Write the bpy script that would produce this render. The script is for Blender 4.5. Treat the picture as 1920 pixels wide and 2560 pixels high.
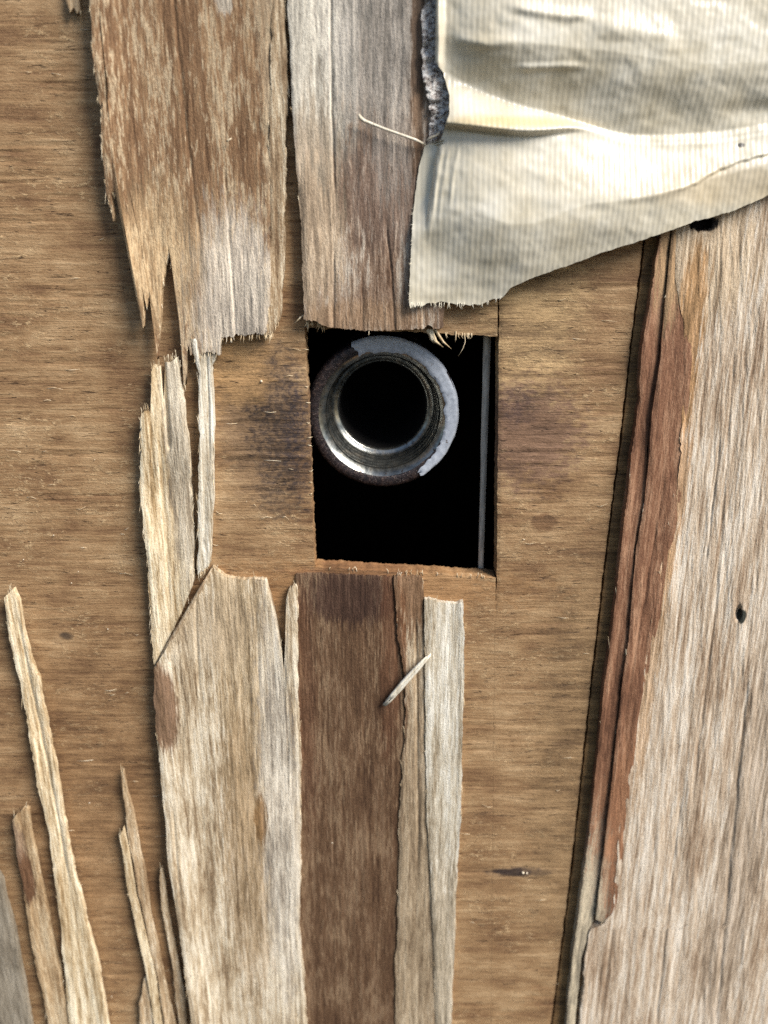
import bpy, math, random
import numpy as np
from mathutils import Vector

random.seed(7)
rng = np.random.default_rng(7)
for o in list(bpy.data.objects):
    bpy.data.objects.remove(o)
scene = bpy.context.scene
COL = scene.collection
MM = 0.001

# ------------------------------------------------------------------ camera
PITCH = math.radians(18.5)          # phone held a little above the hole, tipped down
DIST = 170.0                        # mm from lens to the wall along the view axis
FPX = 1923.0                        # focal length in photo pixels (1920 x 2560)
FWD = np.array([0.0, math.cos(PITCH), -math.sin(PITCH)])
UP = np.array([0.0, math.sin(PITCH), math.cos(PITCH)])
CAM = -DIST * FWD
cam_d = bpy.data.cameras.new('camera')
cam = bpy.data.objects.new('camera', cam_d)
COL.objects.link(cam)
cam.location = Vector(CAM * MM)
cam.rotation_euler = (math.pi / 2 - PITCH, 0, 0)
cam_d.sensor_fit = 'VERTICAL'
cam_d.sensor_height = 24.0
cam_d.lens = FPX / 2560.0 * 24.0
cam_d.clip_start = 0.005
cam_d.clip_end = 50.0
cam_d.dof.use_dof = True
cam_d.dof.focus_distance = 0.163
cam_d.dof.aperture_fstop = 8.5
scene.camera = cam

# ------------------------------------------------------------------ daylight
SUN_EL, SUN_AZ = math.radians(41), math.radians(54)   # az: from the wall's normal towards the right
world = bpy.data.worlds.new('World')
scene.world = world
world.use_nodes = True
wn = world.node_tree.nodes
sky = wn.new('ShaderNodeTexSky')
sky.sky_type = 'NISHITA'
sky.sun_disc = False
sky.sun_elevation = SUN_EL
sky.sun_rotation = math.pi - SUN_AZ
wn['Background'].inputs['Strength'].default_value = 0.09
world.node_tree.links.new(sky.outputs['Color'], wn['Background'].inputs['Color'])
sun_d = bpy.data.lights.new('sun', 'SUN')
sun_d.energy = 4.2
sun_d.angle = math.radians(30)
sun_d.color = (1.0, 0.95, 0.88)
sun = bpy.data.objects.new('sun', sun_d)
COL.objects.link(sun)
to_sun = Vector((math.cos(SUN_EL) * math.sin(SUN_AZ), -math.cos(SUN_EL) * math.cos(SUN_AZ), math.sin(SUN_EL)))
sun.rotation_euler = to_sun.to_track_quat('Z', 'Y').to_euler()
scene.view_settings.view_transform = 'Standard'
scene.view_settings.look = 'None'
scene.view_settings.exposure = 0.62
scene.view_settings.gamma = 1.0
scene.cycles.max_bounces = 6
scene.cycles.use_denoising = False


# ------------------------------------------------------------------ helpers
def wall(px, py, h=0.0):
    """point (mm) on the plane h mm in front of the core ply for a photo pixel"""
    px = np.asarray(px, float); py = np.asarray(py, float); h = np.asarray(h, float)
    a = (px - 960.0) / FPX
    b = (1280.0 - py) / FPX
    ry = FWD[1] + b * UP[1]
    rz = FWD[2] + b * UP[2]
    t = (-h - CAM[1]) / ry
    x = a * t
    z = CAM[2] + rz * t
    return np.stack(np.broadcast_arrays(x, -h + 0 * x, z), -1)


def _hash(ix, iy, seed):
    n = (ix.astype(np.int64) * 374761393 + iy.astype(np.int64) * 668265263 + seed * 974711) & 0xffffffff
    n = ((n ^ (n >> 13)) * 1274126177) & 0xffffffff
    n = n ^ (n >> 16)
    return (n & 0xffff) / 65535.0


def vnoise(x, y, seed=0):
    x, y = np.broadcast_arrays(np.asarray(x, float), np.asarray(y, float))
    ix = np.floor(x); iy = np.floor(y)
    fx = x - ix; fy = y - iy
    fx = fx * fx * (3 - 2 * fx); fy = fy * fy * (3 - 2 * fy)
    a = _hash(ix, iy, seed); b = _hash(ix + 1, iy, seed)
    c = _hash(ix, iy + 1, seed); d = _hash(ix + 1, iy + 1, seed)
    return (a + (b - a) * fx) * (1 - fy) + (c + (d - c) * fx) * fy


def fbm(x, y, seed=0, octs=3):
    s = 0; amp = 1; tot = 0
    for k in range(octs):
        s = s + amp * vnoise(np.asarray(x) * 2 ** k, np.asarray(y) * 2 ** k, seed + 17 * k)
        tot += amp; amp *= 0.5
    return s / tot


def sstep(a, b, x):
    t = np.clip((np.asarray(x, float) - a) / (b - a), 0, 1)
    return t * t * (3 - 2 * t)


def interp_ext(y, ys, xs):
    """linear interpolation that goes on straight past both ends"""
    ys = np.asarray(ys, float); xs = np.asarray(xs, float)
    r = np.interp(y, ys, xs)
    lo = y < ys[0]; hi = y > ys[-1]
    if len(ys) > 1:
        s0 = (xs[1] - xs[0]) / (ys[1] - ys[0]); s1 = (xs[-1] - xs[-2]) / (ys[-1] - ys[-2])
        r = np.where(lo, xs[0] + (y - ys[0]) * s0, r)
        r = np.where(hi, xs[-1] + (y - ys[-1]) * s1, r)
    return r


def link(name, verts, faces, mat, parent=None, smooth=True, face_mat=None):
    me = bpy.data.meshes.new(name)
    verts = np.asarray(verts, np.float32) * MM
    me.vertices.add(len(verts)); me.vertices.foreach_set('co', verts.ravel())
    if isinstance(faces, np.ndarray):
        nf = len(faces); k = faces.shape[1]
        me.loops.add(nf * k); me.loops.foreach_set('vertex_index', faces.ravel().astype(np.int32))
        me.polygons.add(nf); me.polygons.foreach_set('loop_start', np.arange(0, nf * k, k, dtype=np.int32))
    else:
        lens = np.array([len(f) for f in faces], np.int32)
        flat = np.fromiter((i for f in faces for i in f), np.int32)
        me.loops.add(len(flat)); me.loops.foreach_set('vertex_index', flat)
        st = np.concatenate([[0], np.cumsum(lens)[:-1]]).astype(np.int32)
        me.polygons.add(len(lens)); me.polygons.foreach_set('loop_start', st)
    me.update(calc_edges=True); me.validate()
    if smooth:
        me.polygons.foreach_set('use_smooth', np.ones(len(me.polygons), bool))
    for m in (mat if isinstance(mat, (list, tuple)) else [mat]):
        me.materials.append(m)
    if face_mat is not None:
        me.polygons.foreach_set('material_index', np.asarray(face_mat, np.int32))
    o = bpy.data.objects.new(name, me)
    COL.objects.link(o)
    if parent is not None:
        o.parent = parent
    return o


def thing(name, label, cat, group=None):
    o = bpy.data.objects.new(name, None)
    o.empty_display_size = 0.01
    COL.objects.link(o)
    o['label'] = label; o['category'] = cat
    if group: o['group'] = group
    return o


def grid_solid(name, FX, FY, H, thick, mat, parent, shrink=0.0):
    """a height field sheet (pixel grids FX, FY, heights H in mm) with side walls and a back"""
    nv, nu = FX.shape
    front = wall(FX, FY, H).reshape(-1, 3)
    back = front.copy(); back[:, 1] += thick
    idx = np.arange(nv * nu).reshape(nv, nu)
    q = np.stack([idx[:-1, :-1], idx[1:, :-1], idx[1:, 1:], idx[:-1, 1:]], -1).reshape(-1, 4)
    n0 = nv * nu
    qb = q[:, ::-1] + n0
    loop = np.concatenate([idx[0, :], idx[1:, -1], idx[-1, -2::-1], idx[-2:0:-1, 0]])
    nl = len(loop)
    sf = front[loop]; sb = back[loop]
    v = np.concatenate([front, back, sf, sb])
    a = np.arange(nl) + 2 * n0; b = (np.arange(nl) + 1) % nl + 2 * n0
    qs = np.stack([a, b, b + nl, a + nl], -1)
    return link(name, v, np.concatenate([q, qb, qs]), mat, parent)


def tubes(name, paths, mat, parent=None, sides=5):
    """paths: list of (points mm, radii mm): thin tapered fibres in one mesh"""
    V = []; F = []
    for pts, rad in paths:
        pts = np.asarray(pts, float); n = len(pts)
        base = len(V)
        for i in range(n):
            t = pts[min(i + 1, n - 1)] - pts[max(i - 1, 0)]
            t = t / (np.linalg.norm(t) + 1e-9)
            u = np.cross(t, [0, 1, 0.01]); u = u / (np.linalg.norm(u) + 1e-9)
            w = np.cross(t, u)
            for k in range(sides):
                an = 2 * math.pi * k / sides
                V.append(pts[i] + rad[i] * (math.cos(an) * u + math.sin(an) * w))
        for i in range(n - 1):
            for k in range(sides):
                k2 = (k + 1) % sides
                F.append((base + i * sides + k, base + i * sides + k2, base + (i + 1) * sides + k2, base + (i + 1) * sides + k))
        F.append(tuple(base + k for k in range(sides - 1, -1, -1)))
        F.append(tuple(base + (n - 1) * sides + k for k in range(sides)))
    return link(name, V, F, mat, parent)


# ------------------------------------------------------------------ materials
def lin(c):
    return tuple(((v / 255 / 12.92) if v / 255 <= 0.04045 else ((v / 255 + 0.055) / 1.055) ** 2.4) for v in c) + (1.0,)


class Mat:
    def __init__(s, name):
        s.m = bpy.data.materials.new(name); s.m.use_nodes = True
        s.nt = s.m.node_tree; s.n = s.nt.nodes; s.b = s.n['Principled BSDF']
        tc = s.n.new('ShaderNodeTexCoord')
        vm = s.n.new('ShaderNodeVectorMath'); vm.operation = 'SCALE'; vm.inputs['Scale'].default_value = 1000.0
        s.l(tc.outputs['Object'], vm.inputs[0]); s.co = vm.outputs[0]
        sx = s.n.new('ShaderNodeSeparateXYZ'); s.l(s.co, sx.inputs[0])
        s.x, s.y, s.z = sx.outputs
        s.k = 0

    def l(s, a, b): s.nt.links.new(a, b)

    def put(s, sock, v):
        if hasattr(v, 'links') or hasattr(v, 'is_output'): s.l(v, sock)
        else: sock.default_value = v

    def op(s, kind, a, b=None, c=None, clamp=False):
        n = s.n.new('ShaderNodeMath'); n.operation = kind; n.use_clamp = clamp
        for i, v in enumerate((a, b, c)):
            if v is not None: s.put(n.inputs[i], v)
        return n.outputs[0]

    def warp(s, ax, az, fx, fz):
        """bend the grain: shift the coordinates by slow noise (mm)"""
        n = s.n.new('ShaderNodeVectorMath'); n.operation = 'MULTIPLY'; n.inputs[1].default_value = (fx, fx, fz)
        s.l(s.co, n.inputs[0])
        t = s.n.new('ShaderNodeTexNoise'); t.inputs['Scale'].default_value = 1.0; t.inputs['Detail'].default_value = 2.0
        s.l(n.outputs[0], t.inputs['Vector'])
        q = s.n.new('ShaderNodeVectorMath'); q.operation = 'MULTIPLY_ADD'
        q.inputs[1].default_value = (ax, 0, az); s.l(t.outputs['Color'], q.inputs[0]); s.l(s.co, q.inputs[2])
        s.co = q.outputs[0]

    def noise(s, sx, sz, detail=4.0, rough=0.55, dist=0.0, warp=0.0):
        s.k += 1
        n = s.n.new('ShaderNodeVectorMath'); n.operation = 'MULTIPLY_ADD'
        n.inputs[1].default_value = (sx, max(sx, sz) * 0.6, sz); n.inputs[2].default_value = (s.k * 13.7, s.k * 5.1, s.k * 7.3)
        s.l(s.co, n.inputs[0])
        t = s.n.new('ShaderNodeTexNoise'); t.inputs['Scale'].default_value = 1.0
        t.inputs['Detail'].default_value = detail; t.inputs['Roughness'].default_value = rough
        t.inputs['Distortion'].default_value = dist
        s.l(n.outputs[0], t.inputs['Vector'])
        return t.outputs['Fac']

    def smooth(s, x, a, b, lo=0.0, hi=1.0):
        n = s.n.new('ShaderNodeMapRange'); n.interpolation_type = 'SMOOTHSTEP'
        n.inputs['From Min'].default_value = a; n.inputs['From Max'].default_value = b
        n.inputs['To Min'].default_value = lo; n.inputs['To Max'].default_value = hi
        s.put(n.inputs['Value'], x); return n.outputs['Result']

    def ramp(s, f, stops):
        n = s.n.new('ShaderNodeValToRGB'); e = n.color_ramp.elements
        while len(e) < len(stops): e.new(0.5)
        for el, (p, c) in zip(e, stops): el.position = p; el.color = lin(c)
        s.put(n.inputs[0], f); return n.outputs[0]

    def mix(s, f, a, b, blend='MIX'):
        n = s.n.new('ShaderNodeMix'); n.data_type = 'RGBA'; n.blend_type = blend; n.clamp_factor = True
        s.put(n.inputs[0], f)
        for sock, v in ((n.inputs[6], a), (n.inputs[7], b)):
            if isinstance(v, tuple): sock.default_value = lin(v) if len(v) == 3 else v
            else: s.l(v, sock)
        return n.outputs[2]

    def spot(s, px, py, rx, ry, soft=0.5, wob=0.5, nx=0.25, nz=0.25, tilt=0.0, fib=None, fk=0.9):
        """1 inside an uneven ellipse (photo pixels, taken to the wall plane), 0 outside"""
        c = wall(px, py); ex = wall(px + rx, py)[0] - c[0]; ez = c[2] - wall(px, py + ry)[2]
        dx = s.op('SUBTRACT', s.x, float(c[0])); dz = s.op('SUBTRACT', s.z, float(c[2]))
        if tilt: dx = s.op('ADD', dx, s.op('MULTIPLY', dz, tilt))
        r = s.op('ADD', s.op('POWER', s.op('ABSOLUTE', s.op('DIVIDE', dx, float(ex))), 2.0),
                 s.op('POWER', s.op('ABSOLUTE', s.op('DIVIDE', dz, float(ez))), 2.0))
        r = s.op('SQRT', r)
        w = s.noise(nx, nz, 5, 0.6)
        r = s.op('ADD', r, s.op('MULTIPLY', s.op('SUBTRACT', w, 0.5), wob * 2))
        if fib is not None: r = s.op('ADD', r, s.op('MULTIPLY', s.op('SUBTRACT', fib, 0.5), fk * 2))
        return s.smooth(r, 1 - soft, 1 + soft, 1.0, 0.0)

    def bump(s, h, strength, dist):
        n = s.n.new('ShaderNodeBump'); n.inputs['Strength'].default_value = strength
        n.inputs['Distance'].default_value = dist * MM
        s.l(h, n.inputs['Height']); s.l(n.outputs[0], s.b.inputs['Normal'])

    def done(s, col, rough=0.8, spec=0.25, metal=0.0):
        s.put(s.b.inputs['Base Color'], col if not isinstance(col, tuple) else lin(col))
        s.put(s.b.inputs['Roughness'], rough)
        s.b.inputs['Specular IOR Level'].default_value = spec
        s.put(s.b.inputs['Metallic'], metal)
        return s.m


def fibre_wood(name, dark, mid, light, fleck=None, fleck_at=0.52, fleck_amt=1.0, spots=(), rough=0.85,
               fine=2.4, long=0.22, bump=0.5, streak=1.0, bias=0.0, fs=(1.1, 0.2), spec=0.2):
    """wood whose fibres run up and down; spots: (px, py, rx, ry, soft, wob, colour, amount)"""
    m = Mat(name)
    m.warp(0.7, 1.5, 0.10, 0.045)
    f1 = m.noise(fine, long, 6, 0.70)                    # fibres
    f2 = m.noise(fine * 0.38, long * 0.14, 5, 0.64, 0.0)  # streaks
    f3 = m.noise(0.12, 0.05, 4, 0.55)                    # broad tone
    f4 = m.noise(4.2, 1.9, 3, 0.65)                      # fuzz
    v = m.op('ADD', m.op('MULTIPLY', f1, 0.50), m.op('MULTIPLY', f2, 0.46 * streak))
    v = m.op('ADD', v, m.op('MULTIPLY', f3, 0.34)); v = m.op('ADD', v, m.op('MULTIPLY', f4, 0.22))
    v = m.op('ADD', v, bias - 0.76 - 0.23 * (streak - 1) + 0.5)
    deep = tuple(int(q * 0.62) for q in dark); top = tuple(min(250, int(q * 1.1)) for q in light)
    col = m.ramp(v, [(0.26, deep), (0.38, dark), (0.5, mid), (0.61, light), (0.74, top)])
    if fleck:
        g = m.noise(fs[0], fs[1], 5, 0.66, 0.2)
        g = m.op('ADD', m.op('MULTIPLY', g, 0.62), m.op('MULTIPLY', f1, 0.38))
        g = m.op('ADD', g, m.op('MULTIPLY', m.op('SUBTRACT', f3, 0.5), 0.5))
        gf = m.op('MULTIPLY', m.smooth(g, fleck_at - 0.035, fleck_at + 0.045), fleck_amt)
        col = m.mix(gf, col, m.mix(m.smooth(f4, 0.35, 0.65), tuple(int(q * 0.86) for q in fleck), tuple(min(250, int(q * 1.06)) for q in fleck)))
    for (px, py, rx, ry, soft, wob, c, amt) in spots:
        k = m.spot(px, py, rx, ry, soft * 0.6, wob, 0.9, 0.12, 0.0, f1, 0.5 if soft < 0.35 else 1.1)
        k = m.op('MULTIPLY', k, amt)
        c2 = m.mix(m.smooth(v, 0.33, 0.67), tuple(int(q * 0.68) for q in c), tuple(min(250, int(q * 1.2)) for q in c))
        col = m.mix(k, col, c2)
    cr = m.noise(fine * 0.7, long * 0.16, 2, 0.5)          # hairline checks
    ck = m.smooth(m.op('ABSOLUTE', m.op('SUBTRACT', cr, 0.5)), 0.0, 0.014, 0.75, 0.0)
    ck = m.op('MULTIPLY', ck, m.smooth(f2, 0.5, 0.60))
    col = m.mix(ck, col, tuple(int(q * 0.4) for q in dark))
    h = m.op('ADD', m.op('MULTIPLY', f1, 0.8), m.op('MULTIPLY', f4, 0.6))
    h = m.op('ADD', h, m.op('MULTIPLY', f2, 0.45)); h = m.op('SUBTRACT', h, m.op('MULTIPLY', ck, 0.5))
    m.bump(h, bump, 0.7)
    return m.done(col, rough, spec)


def cross_wood(name, spots=()):
    """the inner ply: fibres run left and right"""
    m = Mat(name)
    m.warp(1.5, 0.9, 0.04, 0.08)
    f1 = m.noise(0.12, 2.1, 6, 0.66, 0.0)
    f2 = m.noise(0.04, 0.55, 5, 0.62, 0.15)
    f3 = m.noise(0.08, 0.14, 4, 0.62)
    f4 = m.noise(1.6, 3.6, 3, 0.65)
    v = m.op('ADD', m.op('MULTIPLY', f1, 0.42), m.op('MULTIPLY', f2, 0.42))
    v = m.op('ADD', v, m.op('MULTIPLY', f3, 0.60)); v = m.op('ADD', v, m.op('MULTIPLY', f4, 0.24))
    v = m.op('ADD', v, -0.34)
    col = m.ramp(v, [(0.23, (86, 61, 40)), (0.38, (122, 92, 64)), (0.50, (148, 117, 83)), (0.63, (171, 141, 105)), (0.79, (204, 175, 137))])
    # fuzz torn up here and there
    t = m.noise(0.6, 1.5, 5, 0.7, 0.3)
    t2 = m.noise(0.07, 0.12, 3, 0.55)
    tf = m.op('MULTIPLY', m.smooth(t, 0.54, 0.64), m.smooth(t2, 0.47, 0.58))
    col = m.mix(m.op('MULTIPLY', tf, 0.6), col, (206, 176, 134))
    # pores: short dark dashes
    p = m.noise(0.10, 1.5, 2, 0.45, 0.15); pb = m.noise(0.14, 0.6, 3, 0.5)
    pk = m.op('MULTIPLY', m.smooth(m.op('ABSOLUTE', m.op('SUBTRACT', p, 0.5)), 0.0, 0.026, 1.0, 0.0), m.smooth(pb, 0.52, 0.60))
    spk = m.smooth(m.noise(0.8, 1.0, 5, 0.7), 0.42, 0.56)
    for (px, py, rx, ry, soft, wob, c, amt) in spots:
        k = m.op('MULTIPLY', m.spot(px, py, rx, ry, soft * 0.7, wob * 1.7, 0.5, 0.9, 0.0, f1, 0.3), amt)
        if sum(c) < 210 and ry > 15: k = m.op('MULTIPLY', k, m.op('ADD', 0.38, m.op('MULTIPLY', spk, 0.62)))
        c2 = m.mix(m.smooth(v, 0.33, 0.66), tuple(int(q * 0.7) for q in c), tuple(min(255, int(q * 1.22)) for q in c))
        col = m.mix(k, col, c2)
    col = m.mix(m.op('MULTIPLY', pk, 0.8), col, (50, 33, 20))
    h = m.op('ADD', m.op('MULTIPLY', f1, 0.8), m.op('MULTIPLY', f4, 0.5))
    h = m.op('ADD', h, m.op('MULTIPLY', f2, 0.7)); h = m.op('SUBTRACT', h, m.op('MULTIPLY', pk, 0.8))
    h = m.op('ADD', h, m.op('MULTIPLY', tf, 0.7))
    m.bump(h, 0.46, 0.7)
    return m.done(col, 0.72, 0.3)


MOULD = (62, 52, 48)
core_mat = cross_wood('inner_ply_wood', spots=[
    (650, 1070, 100, 180, 0.55, 0.55, (122, 98, 74), 0.75),
    (690, 1040, 70, 150, 0.5, 0.75, MOULD, 0.8),
    (640, 1010, 36, 26, 0.5, 0.7, (38, 32, 34), 0.85),
    (745, 1110, 34, 150, 0.6, 0.6, (66, 56, 58), 0.7),
    (700, 1230, 50, 70, 0.6, 0.8, MOULD, 0.6),
    (600, 930, 80, 90, 0.6, 0.5, (160, 126, 84), 0.6),
    (165, 1590, 16, 9, 0.6, 0.3, (60, 52, 44), 0.9),
    (1330, 800, 130, 190, 0.6, 0.5, (186, 157, 114), 0.5),
    (1320, 1090, 130, 120, 0.6, 0.7, (106, 80, 66), 0.75),
    (1290, 1010, 46, 50, 0.6, 0.6, (80, 62, 58), 0.7),
    (1360, 1305, 34, 22, 0.35, 0.3, (104, 76, 52), 0.8),
    (1305, 2180, 85, 11, 0.5, 0.4, (46, 38, 38), 0.92),
    (1420, 1900, 90, 420, 0.7, 0.5, (128, 104, 74), 0.6),
    (480, 2050, 500, 380, 0.8, 0.3, (120, 88, 58), 0.45),  # lower-left light falloff put into the ply colour as a broad darker patch
    (880, 1430, 170, 12, 0.5, 0.5, (94, 68, 54), 0.85),
    (880, 1470, 420, 70, 0.6, 0.5, (140, 100, 62), 0.5),
])
groove_mat = cross_wood('groove_wood', spots=[(1540, 1300, 500, 3000, 0.5, 0.3, (116, 88, 54), 0.8)])

PALE = dict(dark=(136, 114, 88), mid=(188, 170, 142), light=(224, 212, 190), streak=1.5)
upper_left_mat = fibre_wood('mottled_veneer', (104, 78, 56), (136, 106, 78), (166, 138, 106), fleck=(194, 174, 144), fleck_at=0.52,
    fleck_amt=0.75, fs=(1.7, 0.34), spots=[
        (600, 760, 120, 200, 0.6, 0.6, (202, 190, 174), 0.85), (700, 200, 40, 500, 0.6, 0.5, (174, 156, 130), 0.55),
        (400, 650, 110, 170, 0.6, 0.6, (190, 164, 126), 0.55), (565, 8, 20, 36, 0.4, 0.5, (200, 192, 176), 0.7)])
sliver_mat = fibre_wood('sliver_veneer', (134, 108, 80), (178, 154, 122), (220, 204, 178))
split_mat = fibre_wood('split_edge_veneer', (116, 92, 68), (160, 138, 110), (212, 198, 172), streak=1.3)
centre_mat = fibre_wood('grey_veneer', (96, 74, 58), (136, 114, 96), (178, 162, 144), fleck=(196, 184, 168), fleck_at=0.56, fleck_amt=0.6,
    fine=1.7, spots=[
        (800, 60, 110, 360, 0.5, 0.4, (196, 190, 176), 0.85), (930, 80, 120, 260, 0.5, 0.35, (160, 153, 144), 0.75),
        (965, 480, 110, 150, 0.45, 0.4, (112, 92, 80), 0.7), (790, 560, 70, 260, 0.6, 0.6, (184, 164, 138), 0.7),
        (985, 150, 70, 330, 0.5, 0.5, (164, 156, 146), 0.55), (1045, 150, 20, 320, 0.4, 0.5, (104, 80, 60), 0.85), (920, 790, 160, 40, 0.6, 0.5, (150, 122, 94), 0.6)])  # narrow brown band beside the tape: the tape's shade painted into the veneer
pale_mat = fibre_wood('pale_veneer', **PALE, fleck=(220, 206, 182), fleck_at=0.55, fleck_amt=0.5, spots=[
        (600, 1700, 60, 520, 0.6, 0.6, (166, 140, 104), 0.55), (620, 2150, 60, 330, 0.6, 0.6, (150, 122, 88), 0.5),
        (705, 2050, 45, 420, 0.5, 0.6, (206, 198, 184), 0.6), (655, 2035, 16, 60, 0.4, 0.4, (132, 98, 58), 0.8),
        (416, 1755, 36, 108, 0.3, 0.3, (110, 82, 60), 0.9),
        (530, 1560, 100, 90, 0.6, 0.5, (170, 150, 124), 0.5)])
warm_pale_mat = fibre_wood('warm_pale_veneer', (156, 130, 94), (206, 186, 152), (236, 222, 194), streak=1.5, spots=[
        (465, 1180, 40, 320, 0.6, 0.6, (186, 176, 160), 0.6)])
brown_mat = fibre_wood('brown_veneer', (70, 50, 36), (98, 74, 54), (126, 102, 80), fleck=(142, 118, 93), fleck_at=0.55, fleck_amt=0.6,
    fs=(1.0, 0.12), rough=0.75, spots=[
        (880, 1490, 120, 70, 0.5, 0.4, (62, 44, 38), 0.75), (975, 1620, 26, 260, 0.4, 0.4, (94, 62, 44), 0.6),
        (765, 1760, 26, 300, 0.5, 0.4, (98, 68, 50), 0.5)])
tan_mat = fibre_wood('tan_veneer', (122, 98, 74), (162, 141, 114), (196, 180, 155), spots=[
        (1020, 1470, 60, 120, 0.6, 0.5, (112, 82, 58), 0.85), (1000, 1700, 20, 200, 0.4, 0.4, (114, 78, 54), 0.8),
        (1035, 2300, 50, 360, 0.6, 0.4, (150, 134, 110), 0.5)])
white_mat = fibre_wood('whitened_veneer', (152, 136, 112), (196, 186, 166), (226, 220, 206), streak=1.4, spots=[
        (1085, 2420, 90, 260, 0.6, 0.5, (158, 142, 118), 0.7)])
red_mat = fibre_wood('red_brown_veneer', (92, 63, 47), (124, 88, 66), (158, 122, 96), fine=1.8, rough=0.7, spots=[
        (1672, 640, 40, 160, 0.4, 0.3, (166, 138, 104), 0.85), (1440, 2480, 60, 330, 0.35, 0.2, (172, 160, 138), 0.95),
        (1560, 2050, 60, 200, 0.6, 0.4, (150, 108, 78), 0.5)])
plank_mat = fibre_wood('weathered_plank', (144, 120, 97), (190, 171, 148), (220, 208, 191), fine=2.3, long=0.16, streak=1.3, spots=[
        (1760, 650, 130, 150, 0.6, 0.5, (196, 172, 138), 0.5), (1712, 850, 34, 240, 0.5, 0.6, (176, 134, 88), 0.8), (1680, 1230, 26, 300, 0.6, 0.7, (178, 138, 96), 0.7), (1625, 1640, 18, 300, 0.6, 0.7, (180, 144, 104), 0.6),
        (1870, 2000, 60, 700, 0.6, 0.5, (160, 142, 122), 0.6), (1752, 560, 34, 20, 0.3, 0.4, (18, 14, 12), 1.0),
        (1846, 1532, 9, 17, 0.3, 0.15, (52, 54, 48), 1.0)])
sliver2_mat = fibre_wood('blackened_sliver', (126, 98, 68), (172, 146, 112), (206, 186, 154), spots=[
        (75, 2170, 18, 70, 0.3, 0.3, (92, 60, 40), 0.9), (50, 2080, 22, 50, 0.5, 0.4, (136, 112, 92), 0.8)])
dim_mat = fibre_wood('grey_dim_veneer', (108, 98, 84), (136, 126, 110), (162, 152, 136))
white_fibre_mat = fibre_wood('bleached_fibre', (188, 176, 154), (222, 212, 192), (240, 234, 218), bump=0.2)
fibre_mat = fibre_wood('torn_fibre_wood', (180, 154, 118), (216, 196, 162), (240, 228, 204), bump=0.2)

# ------------------------------------------------------------------ the ply panel
panel = thing('plywood_panel', 'weathered plywood siding panel with torn face veneer and a square cutout', 'panel')
HL = lambda y: interp_ext(y, [820, 1420], [761, 786])       # left edge of the cutout
HR = lambda y: interp_ext(y, [760, 1440], [1246, 1240])     # right edge
HT = lambda x: interp_ext(x, [760, 1243], [818, 840])
HB = lambda x: interp_ext(x, [786, 1240], [1420, 1444])


def core_height(X, Y):
    g = 0.10 * (fbm(X / 260, Y / 9, 3, 3) - 0.5) + 0.18 * (fbm(X / 420, Y / 120, 5, 2) - 0.5)
    dash = sstep(0.70, 0.82, vnoise(X / 150, Y / 7.0, 9)) * sstep(0.45, 0.6, vnoise(X / 200, Y / 60, 11))
    return g - 0.14 * dash


def seg(*parts):
    out = []
    for a, b, step in parts:
        n = max(1, int(round(abs(b - a) / step)))
        out.append(np.linspace(a, b, n, endpoint=False))
    out.append([parts[-1][1]])
    return np.concatenate(out)


def core_main():
    cs = seg((-900, -40, 20), (-40, 773, 5), (773, 1243, 5)); rs = seg((-320, 0, 12), (0, 829, 4.5), (829, 1432, 4.5), (1432, 2580, 4.5), (2580, 3240, 20))
    ci = int(np.argmin(abs(cs - 773))); r0 = int(np.argmin(abs(rs - 829))); r1 = int(np.argmin(abs(rs - 1432)))
    C, R = np.meshgrid(cs, rs)
    fy = np.exp(-((R - 829) / 160) ** 2) * (HT(C) - 829) + np.exp(-((R - 1432) / 160) ** 2) * (HB(C) - 1432)
    Y = R + fy
    X = C + np.exp(-((C - 773) / 260) ** 2) * np.where(True, np.clip(HL(Y), 700, 860) - 773, 0)
    right = HR(Y) - 1.2 + 1.2 * sstep(1560, 1520, Y) * 0 - 1243
    X = X + sstep(1000, 1243, C) * right
    inside = (slice(r0, r1 + 1), slice(ci, None))
    ej = 3.0 * (fbm(Y / 22, Y * 0 + 3, 21, 3) - 0.5)
    X = X + np.exp(-((C - 773) / 8) ** 2) * ej * 1.6
    Y = Y + (np.exp(-((R - 829) / 7) ** 2) * 10 + np.exp(-((R - 1432) / 7) ** 2) * 6) * (fbm(X / 16, X * 0 + 9, 23, 3) - 0.5)
    H = core_height(X, Y)
    nv, nu = X.shape
    keep = np.ones((nv - 1, nu - 1), bool); keep[r0:r1, ci:] = False
    front = wall(X, Y, H).reshape(-1, 3)
    idx = np.arange(nv * nu).reshape(nv, nu)
    q = np.stack([idx[:-1, :-1], idx[1:, :-1], idx[1:, 1:], idx[:-1, 1:]], -1)[keep]
    V = [front]; F = [q]; n = len(front)
    TH = 5.0

    def side(loop):
        nonlocal n
        a = front[loop]; b = a.copy(); b[:, 1] = TH
        k = 4
        lay = []
        for j in range(k + 1):
            t = j / k
            p = a * (1 - t) + b * t
            jit = 0.25 * (rng.random((len(loop), 3)) - 0.5) * (0 < j)
            jit[:, 1] = 0
            lay.append(p + jit)
        V.append(np.concatenate(lay)); m = len(loop)
        for j in range(k):
            i = np.arange(m - 1) + n + j * m
            F.append(np.stack([i, i + 1, i + 1 + m, i + m], -1))
        n += (k + 1) * m
    side(idx[r0, ci:][::-1]); side(idx[r0:r1 + 1, ci][::-1]); side(idx[r1, ci:])
    side(idx[r0::-1, -1]); side(idx[:r1 - 1:-1, -1])
    used = np.concatenate(F)
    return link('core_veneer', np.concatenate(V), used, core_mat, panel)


core_main()


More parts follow.
